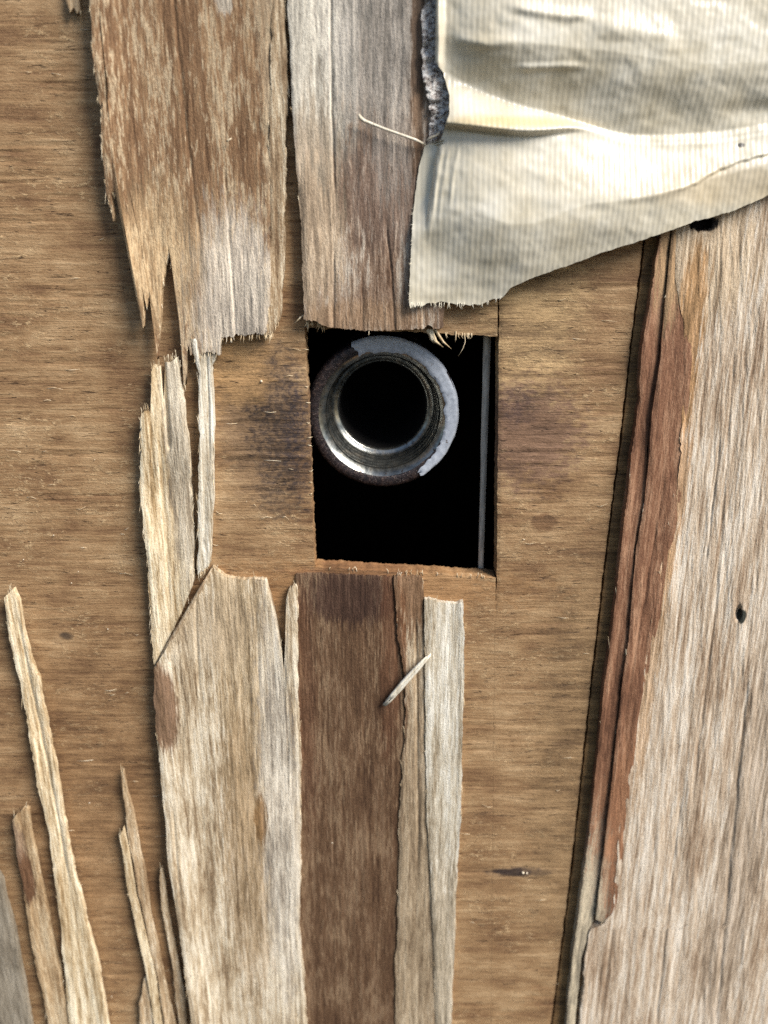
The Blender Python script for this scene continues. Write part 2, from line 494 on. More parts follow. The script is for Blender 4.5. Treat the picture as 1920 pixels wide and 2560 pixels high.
def plain_piece(name, xl, xr, yt, yb, h0, thick, mat, du=5, dv=4.5, hf=None, ej=2.0, xl_fade=False):
    """horizontal-grain piece between two edge functions of y"""
    rs = seg((yt, yb, dv)); n = max(3, int(1.0 / du * np.max(np.abs(xr(rs) - xl(rs)))))
    U, Y = np.meshgrid(np.linspace(0, 1, n), rs)
    X = xl(Y) + (xr(Y) - xl(Y)) * U
    e = np.minimum(U, 1 - U) * (xr(Y) - xl(Y))
    X = X + np.exp(-(e / 8) ** 2) * ej * 2 * (fbm(Y / 14, U * 3, 31, 3) - 0.5)
    H = core_height(X, Y) + h0 - 0.16 * np.exp(-(e / 5) ** 2) * np.maximum(U > 0.5, sstep(1560, 1500, Y) if xl_fade else 1.0)
    if hf is not None: H = H + hf(X, Y)
    return grid_solid(name, X, Y, H, thick, mat, panel)


GL = lambda y: interp_ext(y, [602, 854, 1100, 1400, 1706, 1960, 2180, 2560], [1609, 1577, 1550, 1512, 1477, 1450, 1427, 1378])
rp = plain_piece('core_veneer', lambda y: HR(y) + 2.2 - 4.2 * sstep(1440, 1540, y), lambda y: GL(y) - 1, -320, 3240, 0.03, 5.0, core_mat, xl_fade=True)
rp['label'] = 'paler inner ply right of the cutout'
gf = plain_piece('groove_floor', lambda y: GL(y) + 4, lambda y: GL(y) + 130, -320, 3240, -0.12, 3.0, groove_mat)


def pl(pairs):
    ys = [p[0] for p in pairs]; xs = [p[1] for p in pairs]
    return lambda y: interp_ext(y, ys, xs)


def groove(X, Y, pairs, w, d, fade=30):
    ys = [p[0] for p in pairs]; xs = [p[1] for p in pairs]
    xc = np.interp(Y, ys, xs) + 3 * (fbm(Y / 35, Y * 0, 77, 2) - 0.5)
    m = sstep(ys[0] - fade, ys[0] + fade, Y) * sstep(ys[-1] + fade, ys[-1] - fade, Y)
    return -d * np.exp(-((X - xc) / w) ** 2) * m


SEED = [100]


def strip(name, left, right, top, bottom, h, thick, mat, hf=None, jag_top=6, jag_bot=6, ej=3.0, du=2.6, dv=7.0,
          relief=0.13, rnd=0.14, fibres=0, curl=0.9, parent=None, step=0.0):
    """a torn piece of face veneer: edges (y, x), end profiles (x, y), all in photo pixels; heights in mm"""
    SEED[0] += 7; sd = SEED[0]
    L, R = pl(left), pl(right)

    def prof(p):
        if np.isscalar(p): return lambda u: np.full_like(u, float(p))
        us = []; ys = []
        for x, y in p:
            u = (x - L(np.array(float(y)))) / (R(np.array(float(y))) - L(np.array(float(y))))
            u = float(np.clip(u, 0, 1))
            if us and u <= us[-1]: u = us[-1] + 1e-3
            us.append(u); ys.append(y)
        return lambda u: np.interp(u, us, ys)
    T, B = prof(top), prof(bottom)
    ym = np.linspace(np.min(T(np.linspace(0, 1, 9))), np.max(B(np.linspace(0, 1, 9))), 9)
    wmax = float(np.max(R(ym) - L(ym)))
    nu = max(7, int(wmax / du)); us = np.linspace(0, 1, nu)
    jt = jag_top * (np.abs(fbm(us * wmax / 9, us * 0, sd, 3) - 0.5) * 2) ** 0.8 + jag_top * 0.7 * (vnoise(us * wmax / 3.0, us * 0, sd + 1) - 0.5)
    jb = jag_bot * (np.abs(fbm(us * wmax / 9, us * 0, sd + 2, 3) - 0.5) * 2) ** 0.8 + jag_bot * 0.7 * (vnoise(us * wmax / 3.0, us * 0, sd + 3) - 0.5)
    yt = T(us) + jt; yb = B(us) - jb
    nv = max(6, int(float(np.max(yb - yt)) / dv))
    # rows bunch up towards the torn ends
    v = np.linspace(0, 1, nv)
    Y = yt[None, :] + (yb - yt)[None, :] * v[:, None]
    U = np.broadcast_to(us[None, :], Y.shape)
    l_, r_ = L(Y), R(Y)
    W = np.maximum(r_ - l_, 2.0)
    X = l_ + W * U
    d0 = U * W; d1 = (1 - U) * W
    k = np.minimum(14.0, W * 0.35)
    n0 = (fbm(Y / 38, Y * 0 + 1, sd + 4, 4) - 0.5) * 2 + 1.2 * (vnoise(Y / 70, Y * 0, sd + 5) > 0.62) * (vnoise(Y / 7, Y * 0, sd + 6) - 0.2)
    n1 = (fbm(Y / 38, Y * 0 + 5, sd + 8, 4) - 0.5) * 2 + 1.2 * (vnoise(Y / 70, Y * 0, sd + 9) > 0.62) * (vnoise(Y / 7, Y * 0, sd + 10) - 0.2)
    X = X + np.exp(-(d0 / k) ** 2) * n0 * ej * np.minimum(1, W / 20) - np.exp(-(d1 / k) ** 2) * n1 * ej * np.minimum(1, W / 20)
    H = h + relief * ((fbm(X / 7, Y / 130, sd + 12, 3) - 0.5) * 1.2 + (fbm(X / 34, Y / 300, sd + 13, 2) - 0.5) * 1.6)
    H = H + 0.10 * (vnoise(X / 4.0, Y / 30, sd + 15) - 0.5)
    H = H - rnd * (np.exp(-(d0 / 5) ** 2) + np.exp(-(d1 / 5) ** 2))
    H = H - rnd * 0.8 * (np.exp(-((Y - yt[None, :]) / 9) ** 2) + np.exp(-((yb[None, :] - Y) / 9) ** 2))
    if curl:
        kw = np.minimum(60.0, W * 0.4)
        H = H + curl * (0.35 + 1.3 * fbm(Y / 170, Y * 0, sd + 20, 2)) * np.exp(-(d0 / kw) ** 2) * np.minimum(1, W / 60)
        H = H + curl * 0.6 * (1.6 * fbm(Y / 140, Y * 0 + 7, sd + 21, 2) - 0.4) * np.exp(-(d1 / kw) ** 2) * np.minimum(1, W / 60)
    if hf is not None: H = H + hf(X, Y)
    par = panel if parent is None else parent
    o = grid_solid(name, X, Y, H, thick, mat, par)
    if fibres:
        P = []
        for _ in range(fibres):
            e = random.random()
            if e < 0.5:      # along a side edge: fibres peeling nearly parallel to it
                sgn = -1 if random.random() < 0.5 else 1
                j = random.randrange(1, nv - 1); i = 0 if sgn < 0 else nu - 1
                x0, y0, hh = X[j, i], Y[j, i], H[j, i]
                ln = random.uniform(8, 34); dx = sgn * random.uniform(0.5, 5); dy = ln * random.choice((-1, 1))
            else:            # at the torn ends
                i = random.randrange(nu); bot = jag_bot >= jag_top if random.random() < 0.8 else jag_bot < jag_top
                j = nv - 1 if bot else 0
                x0, y0, hh = X[j, i], Y[j, i], H[j, i]
                ln = random.uniform(6, 22); dy = ln if bot else -ln; dx = random.uniform(-4, 4)
            hs = hh + np.array([-0.25, -0.05, random.uniform(0, 0.5)])
            pts = wall([x0, x0 + dx * 0.4 + random.uniform(-1, 1), x0 + dx], [y0 - dy * 0.25, y0 + dy * 0.5, y0 + dy], hs)
            r = random.uniform(0.04, 0.10)
            P.append((pts, [r, r * 0.8, r * 0.25]))
        f = tubes('torn_fibres', P, fibre_mat, o, 4)
        f['kind'] = 'stuff'
    return o


# ---- upper left, mottled tan, torn into tongues at its lower end
def hf_A(X, Y):
    return (0.9 * sstep(300, 800, Y) + 0.6 * sstep(420, 250, X) + groove(X, Y, [(-50, 430), (360, 470), (600, 500)], 4, 0.25)
            + groove(X, Y, [(420, 560), (830, 590)], 4, 0.2))


upper_left = strip('veneer_strip', [(-250, 200), (0, 224), (135, 232), (239, 247), (386, 257), (483, 266), (521, 276), (618, 297), (714, 318), (772, 330), (830, 339), (912, 348), (1000, 356)],
      [(-250, 690), (0, 686), (58, 680), (300, 676), (656, 676), (772, 672), (845, 664), (912, 655)], -250,
      [(266, 556), (271, 566), (279, 490), (287, 474), (298, 560), (309, 640), (322, 730), (336, 800), (344, 832), (352, 828), (358, 728), (362, 770), (366, 772),
       (374, 740), (381, 860), (386, 908), (391, 905), (398, 840), (404, 740), (414, 660), (423, 622), (430, 680), (438, 760), (450, 840), (458, 955), (463, 968), (467, 880),
       (472, 870), (476, 893), (490, 886), (540, 884), (549, 895), (553, 846), (600, 842), (640, 838), (664, 836)],
      1.7, 1.5, upper_left_mat, hf_A, jag_bot=9, fibres=130, curl=2.0)
upper_left['label'] = 'mottled tan strip torn into tongues at its lower end'
strip('veneer_sliver', [(-250, 694), (0, 684), (58, 678), (300, 674), (656, 673), (772, 671), (845, 662)],
      [(-250, 700), (0, 709), (97, 715), (270, 721), (310, 716), (425, 715), (656, 711), (772, 704), (845, 684)], -250,
      [(668, 838), (676, 842), (684, 826), (692, 812), (704, 806)], 2.0, 1.8, split_mat, None, jag_bot=10, ej=3.5, fibres=40, curl=0.3)
tp = strip('veneer_sliver', [(-250, 150), (0, 165), (40, 172)], [(-250, 180), (0, 199), (40, 203)], -250,
      [(166, 12), (176, 34), (184, 20), (192, 36), (200, 30)], 1.3, 0.9, sliver_mat, None, jag_bot=8, fibres=8)


# ---- upper centre, grey
def hf_B(X, Y):
    return (groove(X, Y, [(-250, 826), (0, 828), (200, 829), (330, 832), (480, 836)], 3.0, 0.45) + groove(X, Y, [(640, 834), (830, 834)], 3, 0.35)
            + groove(X, Y, [(560, 965), (700, 980), (830, 988)], 3, 0.35) + groove(X, Y, [(700, 905), (830, 908)], 3, 0.2)
            + groove(X, Y, [(740, 1058), (830, 1060)], 3, 0.3) - 0.5 * sstep(1022, 1050, X) * sstep(420, 300, Y))


strip('veneer_strip', [(-250, 708), (0, 717), (97, 723), (309, 733), (425, 742), (540, 752), (695, 756), (830, 760)],
      [(-250, 1130), (0, 1124), (760, 1112), (830, 1110)], -250,
      [(760, 800), (790, 806), (815, 818), (833, 820), (910, 828), (987, 827), (1060, 823), (1070, 812), (1085, 824), (1110, 822)],
      1.9, 1.8, centre_mat, hf_B, jag_bot=4, fibres=14)['label'] = 'grey weathered strip ending at the top of the cutout'

# ---- left middle
strip('veneer_sliver', [(830, 474), (870, 478), (900, 486), (930, 498), (1100, 496), (1356, 495), (1440, 493)],
      [(830, 552), (880, 548), (915, 530), (1050, 533), (1250, 533), (1310, 528), (1400, 526), (1440, 528)],
      [(476, 846), (500, 840), (552, 846)], [(494, 1436), (510, 1428), (527, 1412)], 1.7, 1.6, white_mat,
      lambda X, Y: groove(X, Y, [(850, 515), (1000, 522), (1150, 524)], 3, 0.3), fibres=50)


def hf_D1(X, Y):
    return (0.7 * sstep(1300, 950, Y) + groove(X, Y, [(900, 408), (1000, 414), (1120, 424)], 5, 0.9, 12) + groove(X, Y, [(1100, 400), (1500, 424)], 4, 0.2)
            + groove(X, Y, [(1030, 376), (1200, 384)], 3, 0.25))


strip('veneer_strip', [(890, 346), (1035, 349), (1240, 351), (1246, 352), (1360, 363), (1510, 374), (1620, 381), (1700, 388)],
      [(890, 444), (970, 456), (1050, 463), (1110, 471), (1220, 479), (1350, 483), (1440, 486), (1700, 490)],
      [(346, 1048), (352, 1034), (360, 1026), (375, 1027), (378, 925), (384, 912), (400, 914), (404, 1000), (408, 1010), (412, 905), (430, 902), (440, 893), (446, 896)],
      [(387, 1662), (420, 1600), (455, 1530), (486, 1452)], 1.6, 1.4, warm_pale_mat, hf_D1, jag_top=5, jag_bot=2, fibres=110, curl=1.8
      )['label'] = 'cream strip standing left of the cutout with a split top'


def hf_D2(X, Y):
    patch = sstep(1.15, 0.85, np.sqrt(((X - 420 - (Y - 1760) * 0.03) / 42) ** 2 + ((Y - 1755) / 115) ** 2) + 0.3 * (fbm(X / 12, Y / 50, 55) - 0.5))
    return (-0.35 * patch + groove(X, Y, [(1470, 488), (1600, 492), (1720, 498)], 3, 0.35) + groove(X, Y, [(2030, 432), (2180, 444), (2260, 452)], 3, 0.35)
            + groove(X, Y, [(1500, 640), (1900, 655)], 4, 0.15) - 0.25 * sstep(1500, 1420, Y)
            + 0.35 * np.exp(-(((X - 390) * 0.8638 + (Y - 1660) * 0.5039) / 12) ** 2) * sstep(1720, 1640, Y))


strip('veneer_strip', [(1400, 384), (1665, 384), (1770, 386), (1870, 394), (1930, 402), (2010, 409), (2150, 419), (2230, 432), (2380, 455), (2500, 471), (2560, 481), (2850, 522)],
      [(1400, 744), (1706, 744), (1930, 753), (2200, 752), (2320, 746), (2420, 760), (2560, 767), (2850, 780)],
      [(386, 1668), (410, 1628), (450, 1560), (500, 1474), (526, 1422), (532, 1416), (545, 1428), (567, 1443), (600, 1446), (640, 1445), (664, 1449), (676, 1490), (690, 1550), (700, 1600), (711, 1685), (715, 1500), (722, 1468), (742, 1462)],
      3200, 1.9, 1.6, pale_mat, hf_D2, jag_top=5, fibres=120, curl=1.8)['label'] = 'wide pale strip at lower left with a brown bare patch on its edge'

# ---- below the cutout
brown = strip('veneer_strip', [(1400, 738), (1706, 738), (1930, 745), (2200, 744), (2320, 740), (2420, 752), (2560, 759), (2850, 770)],
      [(1400, 982), (1505, 992), (1700, 1006), (1841, 1014), (1890, 1008), (2040, 1000), (2300, 998), (2560, 996), (2850, 990)],
      [(745, 1432), (800, 1432), (900, 1438), (990, 1440)], 3200, 0.7, 0.8, brown_mat,
      lambda X, Y: groove(X, Y, [(1440, 984), (1560, 990), (1800, 998)], 4, 0.3), jag_top=4, relief=0.12, fibres=14, curl=0)
brown['label'] = 'dark red-brown strip below the cutout'
strip('veneer_strip', [(1420, 984), (1560, 990), (1706, 1012), (1841, 1012), (1890, 1006), (2040, 997), (2300, 994), (2400, 989), (2560, 989), (2850, 985)],
      [(1420, 1056), (1500, 1060), (1706, 1063), (1900, 1067), (2100, 1074), (2300, 1086), (2560, 1092), (2850, 1090)],
      [(985, 1440), (1056, 1440)], 3200, 1.1, 1.2, tan_mat, lambda X, Y: groove(X, Y, [(1560, 1040), (1900, 1044), (2150, 1046)], 4, 0.35), jag_top=4, fibres=40, curl=0.15)
strip('veneer_strip', [(1490, 1061), (1706, 1062), (1900, 1064), (2100, 1070), (2300, 1082), (2560, 1088), (2850, 1088)],
      [(1490, 1158), (1600, 1162), (1706, 1160), (1900, 1155), (2050, 1152), (2200, 1142), (2330, 1138), (2450, 1132), (2560, 1130), (2850, 1118)],
      [(1062, 1496), (1100, 1504), (1140, 1508), (1158, 1502)], 3200, 1.35, 1.4, white_mat,
      lambda X, Y: 0.3 * sstep(1140, 1158, X), jag_top=4, ej=2.4, fibres=60, curl=0.25)['label'] = 'narrow whitened strip right of the dark brown one'

# ---- lower left splinters still rooted in the veneer
strip('veneer_sliver', [(1470, 10), (1500, 12), (1600, 24), (1706, 50), (1850, 73), (1950, 89), (2030, 112), (2120, 127), (2250, 143), (2320, 154), (2370, 153), (2450, 162), (2560, 174), (2850, 205)],
      [(1470, 31), (1500, 44), (1600, 64), (1650, 77), (1706, 99), (1750, 104), (1830, 124), (1930, 141), (2040, 158), (2100, 170), (2200, 189), (2230, 201), (2310, 216), (2390, 239), (2480, 257), (2560, 268), (2850, 320)],
      [(11, 1492), (20, 1484), (31, 1471)], 3200, 2.2, 1.4, warm_pale_mat,
      lambda X, Y: 0.8 * sstep(1700, 1480, Y) + groove(X, Y, [(1550, 45), (1700, 75), (1900, 118), (2200, 172)], 4, 0.3), jag_top=3, fibres=50
      )['label'] = 'long cream splinter leaning at the lower left'
strip('veneer_sliver', [(2020, 29), (2050, 31), (2130, 42), (2250, 62), (2330, 73), (2420, 89), (2490, 108), (2560, 120), (2850, 165)],
      [(2020, 69), (2110, 83), (2190, 97), (2270, 116), (2360, 131), (2410, 147), (2490, 162), (2560, 172), (2850, 208)],
      [(29, 2046), (42, 2036), (56, 2022), (69, 2020)], 3200, 1.8, 1.4, sliver2_mat, lambda X, Y: 0.9 * sstep(2250, 2030, Y), jag_top=6, fibres=30)
strip('veneer_strip', [(2150, -150), (2560, -90), (2850, -40)], [(2150, -10), (2190, 0), (2270, 19), (2350, 39), (2430, 54), (2560, 77), (2850, 130)],
      [(-150, 2150), (-120, 2090), (-90, 2120), (-60, 2080), (-30, 2150), (0, 2195)], 3200, 2.6, 1.6, dim_mat, None, jag_top=8)
strip('veneer_sliver', [(1926, 302), (2000, 309), (2080, 318), (2140, 330), (2230, 345), (2350, 372), (2450, 396), (2560, 410), (2850, 455)],
      [(1926, 308), (1980, 317), (2030, 332), (2100, 344), (2190, 363), (2290, 376), (2360, 394), (2450, 411), (2560, 436), (2850, 490)],
      [(302, 1932), (308, 1926)], 3200, 1.6, 1.1, sliver_mat, lambda X, Y: 0.6 * sstep(2150, 1930, Y), jag_top=2, ej=2, fibres=24)
strip('veneer_sliver', [(2072, 293), (2120, 305), (2230, 320), (2320, 340), (2400, 359), (2480, 374), (2560, 386), (2850, 430)],
      [(2072, 309), (2110, 318), (2150, 325), (2240, 340), (2350, 367), (2450, 391), (2560, 406), (2850, 450)],
      [(293, 2084), (299, 2090), (309, 2070)], 3200, 2.0, 1.2, warm_pale_mat, lambda X, Y: 0.6 * sstep(2250, 2080, Y), jag_top=4, ej=2, fibres=24)
strip('veneer_sliver', [(2168, 401), (2200, 398), (2260, 403), (2330, 415), (2400, 429), (2480, 438), (2560, 448), (2850, 480)],
      [(2168, 404), (2215, 413), (2290, 421), (2360, 436), (2430, 452), (2500, 463), (2560, 466), (2850, 500)],
      [(401, 2172), (404, 2168)], 3200, 1.7, 1.0, sliver_mat, lambda X, Y: 0.5 * sstep(2350, 2170, Y), jag_top=2, ej=2, fibres=16)
strip('veneer_sliver', [(2440, 360), (2490, 355), (2510, 346), (2560, 349), (2850, 380)], [(2440, 365), (2490, 373), (2560, 381), (2850, 425)],
      [(360, 2446), (365, 2441)], 3200, 1.5, 1.0, sliver_mat, None, jag_top=2, ej=2)

# ---- right: sliver, red-brown band, weathered plank
RL = [(-320, 1760), (579, 1651), (830, 1612), (854, 1606), (1000, 1597), (1120, 1580), (1200, 1573), (1360, 1554), (1500, 1539), (1600, 1527), (1706, 1512), (1930, 1490), (2080, 1473), (2180, 1458), (2290, 1446), (2400, 1430), (2560, 1417), (2850, 1385)]
CK = [(-320, 1788), (579, 1678), (854, 1652), (900, 1649), (1040, 1627), (1150, 1620), (1250, 1610), (1370, 1589), (1480, 1579), (1600, 1570), (1706, 1554), (1960, 1527), (2100, 1512), (2220, 1496), (2300, 1487), (2330, 1472), (2400, 1456), (2560, 1440), (2850, 1408)]
RR = [(-320, 1790), (579, 1686), (700, 1690), (854, 1714), (900, 1716), (1000, 1708), (1220, 1693), (1350, 1670), (1430, 1650), (1560, 1635), (1650, 1616), (1706, 1599), (1800, 1581), (1960, 1566), (2100, 1546), (2200, 1539), (2280, 1531), (2312, 1505), (2322, 1474), (2400, 1462), (2560, 1450), (2850, 1420)]
strip('veneer_sliver', RL, [(y, x - 2) for y, x in CK], -320, 3200, 1.7, 2.6, red_mat, None, ej=2.5, dv=6, fibres=40)['label'] = 'red-brown sliver beside the groove'
strip('veneer_strip', [(y, x + 2) for y, x in CK if y < 2310] + [(2312, 1490)], [(y, x + 14) for y, x in RR if y < 2310] + [(2312, 1520)], -320,
      [(1488, 2300), (1500, 2306), (1515, 2308)], 1.8, 2.6, red_mat, lambda X, Y: groove(X, Y, [(1200, 1660), (1500, 1610), (1800, 1560)], 4, 0.2), ej=1.0, dv=6, fibres=10)


def hf_I(X, Y):
    d = np.sqrt(((X - 1752) / 30) ** 2 + ((Y - 560) / 17) ** 2) + 0.7 * (fbm(X / 9, Y / 20, 61) - 0.5)
    e = np.sqrt(((X - 1846 + (Y - 1530) * 0.1) / 9) ** 2 + ((Y - 1532) / 17) ** 2)
    g = (-1.5 * sstep(1.05, 0.8, d) - 1.2 * sstep(1.1, 0.7, e) + groove(X, Y, [(900, 1835), (1500, 1790), (2000, 1730)], 4, 0.2)
         + groove(X, Y, [(1706, 1868), (2100, 1830), (2560, 1790)], 5, 0.3) + groove(X, Y, [(1100, 1800), (1400, 1766)], 3, 0.2)
         + groove(X, Y, [(2000, 1700), (2560, 1640)], 4, 0.25) + groove(X, Y, [(2330, 1530), (2560, 1500)], 4, 0.2)
         + 0.35 * (fbm(X / 22 + Y / 260, Y / 500, 63, 3) - 0.5))
    return g


strip('veneer_strip', RR, [(-320, 2400), (2850, 2300)], -320, 3200, 1.95, 2.4, plank_mat, hf_I, ej=5, dv=7, relief=0.18, fibres=70, rnd=0.03, curl=0
      )['label'] = 'broad weathered grey-cream plank face at the right'

# ---- fine splinters of the panel
sp = []
sp.append((wall([388, 420, 460, 500, 531], [1664, 1612, 1545, 1474, 1420], [2.6, 2.7, 2.7, 2.6, 2.3]), [0.2, 0.42, 0.45, 0.4, 0.15]))
tubes('diagonal_splinter', sp, tan_mat, panel, 7)
edge_f = []
for x0, y0, x1, y1, r in [(1068, 838, 1108, 868, 0.45), (1078, 838, 1098, 862, 0.4), (1088, 838, 1128, 872, 0.3), (1074, 838, 1085, 858, 0.5), (1140, 842, 1138, 856, 0.15)]:
    edge_f.append((wall([x0, (x0 + x1) / 2, x1], [y0 - 14, (y0 + y1) / 2, y1], [0.2, 0.1, -0.4]), [r, r * 0.8, r * 0.15]))
edge_f.append((wall([1162, 1163, 1157, 1146], [838, 855, 872, 890], [0.2, 0.6, 0.8, 0.6]), [0.07, 0.07, 0.06, 0.04]))
for k in range(14):
    x = random.uniform(764, 822); l = random.uniform(8, 26)
    edge_f.append((wall([x, x + random.uniform(-3, 2), x + random.uniform(-9, 3)], [798, 806 + l * 0.4, 806 + l], [0.8, 1.1, random.uniform(0.6, 1.6)]), [0.16, 0.13, 0.03]))
edge_f.append((wall([768, 752, 737], [783, 793, 808], [1.2, 2.0, 2.2]), [0.2, 0.18, 0.1]))
for k in range(16):
    x = random.uniform(790, 1236); y = float(HB(x)); l = random.uniform(3, 11)
    edge_f.append((wall([x, x + random.uniform(-3, 3), x + random.uniform(-6, 6)], [y + 4, y - l * 0.5, y - l], [0, 0.2, random.uniform(0, 0.5)]), [0.1, 0.08, 0.03]))
for k in range(12):
    x = random.uniform(1110, 1240); y = float(HT(x)); l = random.uniform(3, 12)
    edge_f.append((wall([x, x + random.uniform(-2, 2), x + random.uniform(-5, 5)], [y - 4, y + l * 0.5, y + l], [0, 0.1, random.uniform(-0.2, 0.4)]), [0.12, 0.09, 0.03]))
for k in range(40):
    y = random.uniform(830, 1415); x = float(HL(y)); l = random.uniform(2, 9)
    if k % 4: continue
    edge_f.append((wall([x - 4, x + l * 0.5, x + l], [y, y + random.uniform(-2, 2), y + random.uniform(-5, 5)], [0, 0.1, -0.3]), [0.11, 0.08, 0.03]))
for k in range(120):     # fuzz lifted off the inner ply
    x = random.uniform(0, 1500); y = random.uniform(0, 2500); l = random.uniform(10, 45) * random.choice((-1, 1))
    if 745 < x < 1260 and 790 < y < 1460: continue
    edge_f.append((wall([x, x + l * 0.5, x + l], [y, y + random.uniform(-3, 3), y + random.uniform(-6, 6)], [-0.1, 0.25, random.uniform(0, 0.4)]), [0.05, 0.06, 0.02]))
t = tubes('torn_fibres', edge_f, fibre_mat, panel, 4); t['kind'] = 'stuff'

# ------------------------------------------------------------------ loose splinter
def loose(name, label, p0, p1, h0, h1, r, mat, n=14):
    t = np.linspace(0, 1, n)
    px = p0[0] + (p1[0] - p0[0]) * t; py = p0[1] + (p1[1] - p0[1]) * t
    P = wall(px, py, h0 + (h1 - h0) * t)
    V = []; F = []; s = 8
    ax = P[-1] - P[0]; ax /= np.linalg.norm(ax); u = np.cross(ax, [0, 1, 0]); u /= np.linalg.norm(u); w = np.cross(ax, u)
    for i in range(n):
        k = r * (0.85 + 0.3 * random.random()) * (0.55 + 0.45 * math.sin(math.pi * min(1, 0.25 + t[i] * 0.75)))
        for j in range(s):
            a = 2 * math.pi * j / s
            q = k * (0.8 + 0.4 * _hash(np.array(j), np.array(i // 5), 5))
            V.append(P[i] + u * math.cos(a) * q + w * math.sin(a) * q * 0.6 + ax * random.uniform(-0.25, 0.25) * (i in (0, n - 1)))
    for i in range(n - 1):
        for j in range(s):
            F.append((i * s + j, i * s + (j + 1) % s, (i + 1) * s + (j + 1) % s, (i + 1) * s + j))
    F.append(tuple(range(s - 1, -1, -1))); F.append(tuple((n - 1) * s + j for j in range(s)))
    o = link(name, V, F, mat, None, smooth=False)
    o['label'] = label; o['category'] = 'splinter'
    return o


B = []
for q in range(7):
    o_ = (random.uniform(-7, 7), random.uniform(-5, 5)); e0 = random.uniform(-4, 12); e1 = random.uniform(-6, 12)
    d = np.array([108.0, -122.0]) / 163
    t_ = np.linspace(0, 1, 9)
    px = 968 + d[0] * e0 + (108 - d[0] * (e0 + e1)) * t_ + o_[0] * (1 - 0.35 * t_) + 1.5 * np.sin(5 * t_ + q)
    py = 1758 + d[1] * e0 + (-122 - d[1] * (e0 + e1)) * t_ + o_[1] * (1 - 0.35 * t_)
    hh_ = 1.5 + 0.6 * t_ + 0.3 * (q % 3)
    r_ = random.uniform(0.32, 0.5)
    B.append((wall(px, py, hh_), [r_ * k_ for k_ in (0.55, 0.9, 1.0, 1.05, 1.0, 1.0, 0.95, 0.8, 0.4)]))
o = tubes('wood_splinter', B, white_fibre_mat, None, 5)
o['label'] = 'loose cream wood splinter lying across the dark brown strip'; o['category'] = 'splinter'
loose('wood_splinter', 'tiny pale wood chip on the mottled tan strip at upper left', (567, 354), (578, 346), 2.5, 2.7, 0.16, fibre_mat, 6)

# ------------------------------------------------------------------ cavity behind the cutout
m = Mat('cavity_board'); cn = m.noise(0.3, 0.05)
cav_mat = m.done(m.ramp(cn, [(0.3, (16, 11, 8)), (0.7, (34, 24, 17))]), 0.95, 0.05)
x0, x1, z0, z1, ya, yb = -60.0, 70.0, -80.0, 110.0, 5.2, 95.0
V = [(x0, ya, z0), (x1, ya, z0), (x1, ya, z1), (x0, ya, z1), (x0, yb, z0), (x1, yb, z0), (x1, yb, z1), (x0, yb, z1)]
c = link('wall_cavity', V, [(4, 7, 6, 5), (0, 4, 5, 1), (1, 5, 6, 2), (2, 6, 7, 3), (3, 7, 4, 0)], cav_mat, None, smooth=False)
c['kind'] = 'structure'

# ------------------------------------------------------------------ pipe
RIMY = 5.8
pc = wall(957, 1036, -RIMY); R1 = float(wall(1147, 1036, -RIMY)[0] - pc[0])
pipe = thing('pipe_fitting', 'dark threaded steel pipe end with grey paint round its rim inside the cutout', 'pipe')
pipe.location = Vector(pc * MM)


def lathe(name, prof, mat, parent, seg_=200, wob=0.0, arc=None, smooth=True):
    V = []; F = []
    a0, a1 = arc if arc else (0, 2 * math.pi)
    closed = arc is None
    n = seg_ if closed else seg_ + 1
    for i in range(n):
        a = a0 + (a1 - a0) * i / seg_
        for j, (r, y) in enumerate(prof):
            rr = r + wob * (float(fbm(np.array(math.cos(a) * 3 + 9), np.array(math.sin(a) * 3 + j * 0.6 + 9), 41, 4)) - 0.5)
            V.append((rr * math.cos(a), y, rr * math.sin(a)))
    m_ = len(prof)
    for i in range(seg_):
        i2 = (i + 1) % n
        for j in range(m_ - 1):
            F.append((i * m_ + j, i2 * m_ + j, i2 * m_ + j + 1, i * m_ + j + 1))
    return link(name, V, np.array(F), mat, parent, smooth)


m = Mat('rusty_steel')
r1 = m.noise(1.1, 1.1, 6, 0.65); r2 = m.noise(4.5, 4.5, 4, 0.6)
col = m.ramp(r1, [(0.35, (26, 22, 24)), (0.52, (46, 38, 40)), (0.68, (84, 68, 62))])
col = m.mix(m.smooth(r2, 0.60, 0.72), col, (150, 138, 130))
m.bump(m.op('ADD', r1, m.op('MULTIPLY', r2, 0.5)), 0.5, 0.4)
rust_mat = m.done(col, 0.42, 0.5, 0.4)
m = Mat('worn_steel')
r1 = m.noise(1.4, 1.4, 5, 0.6); r2 = m.noise(5, 5, 3, 0.6)
col = m.ramp(m.noise(0.5, 0.5, 3, 0.5), [(0.35, (104, 106, 104)), (0.5, (136, 138, 134)), (0.68, (170, 164, 152))])
col = m.mix(m.smooth(r1, 0.60, 0.68), col, (78, 62, 52))
m.bump(m.op('ADD', m.op('MULTIPLY', r1, 0.6), m.op('MULTIPLY', r2, 0.15)), 0.12, 0.2)
steel_mat = m.done(col, m.smooth(r1, 0.3, 0.7, 0.22, 0.34), 0.5, 0.92)
m = Mat('grey_paint')
r1 = m.noise(0.9, 0.9, 5, 0.6); r2 = m.noise(5, 5, 3, 0.6)
col = m.ramp(r1, [(0.3, (148, 154, 164)), (0.6, (176, 182, 192)), (0.75, (190, 194, 200))])
col = m.mix(m.smooth(r2, 0.64, 0.70), col, (90, 84, 84)); r3 = m.noise(0.6, 0.6, 6, 0.7); col = m.mix(m.smooth(r3, 0.62, 0.66), col, (104, 96, 94))
m.bump(m.op('ADD', r1, r2), 0.25, 0.2)
paint_mat = m.done(col, 0.6, 0.35)
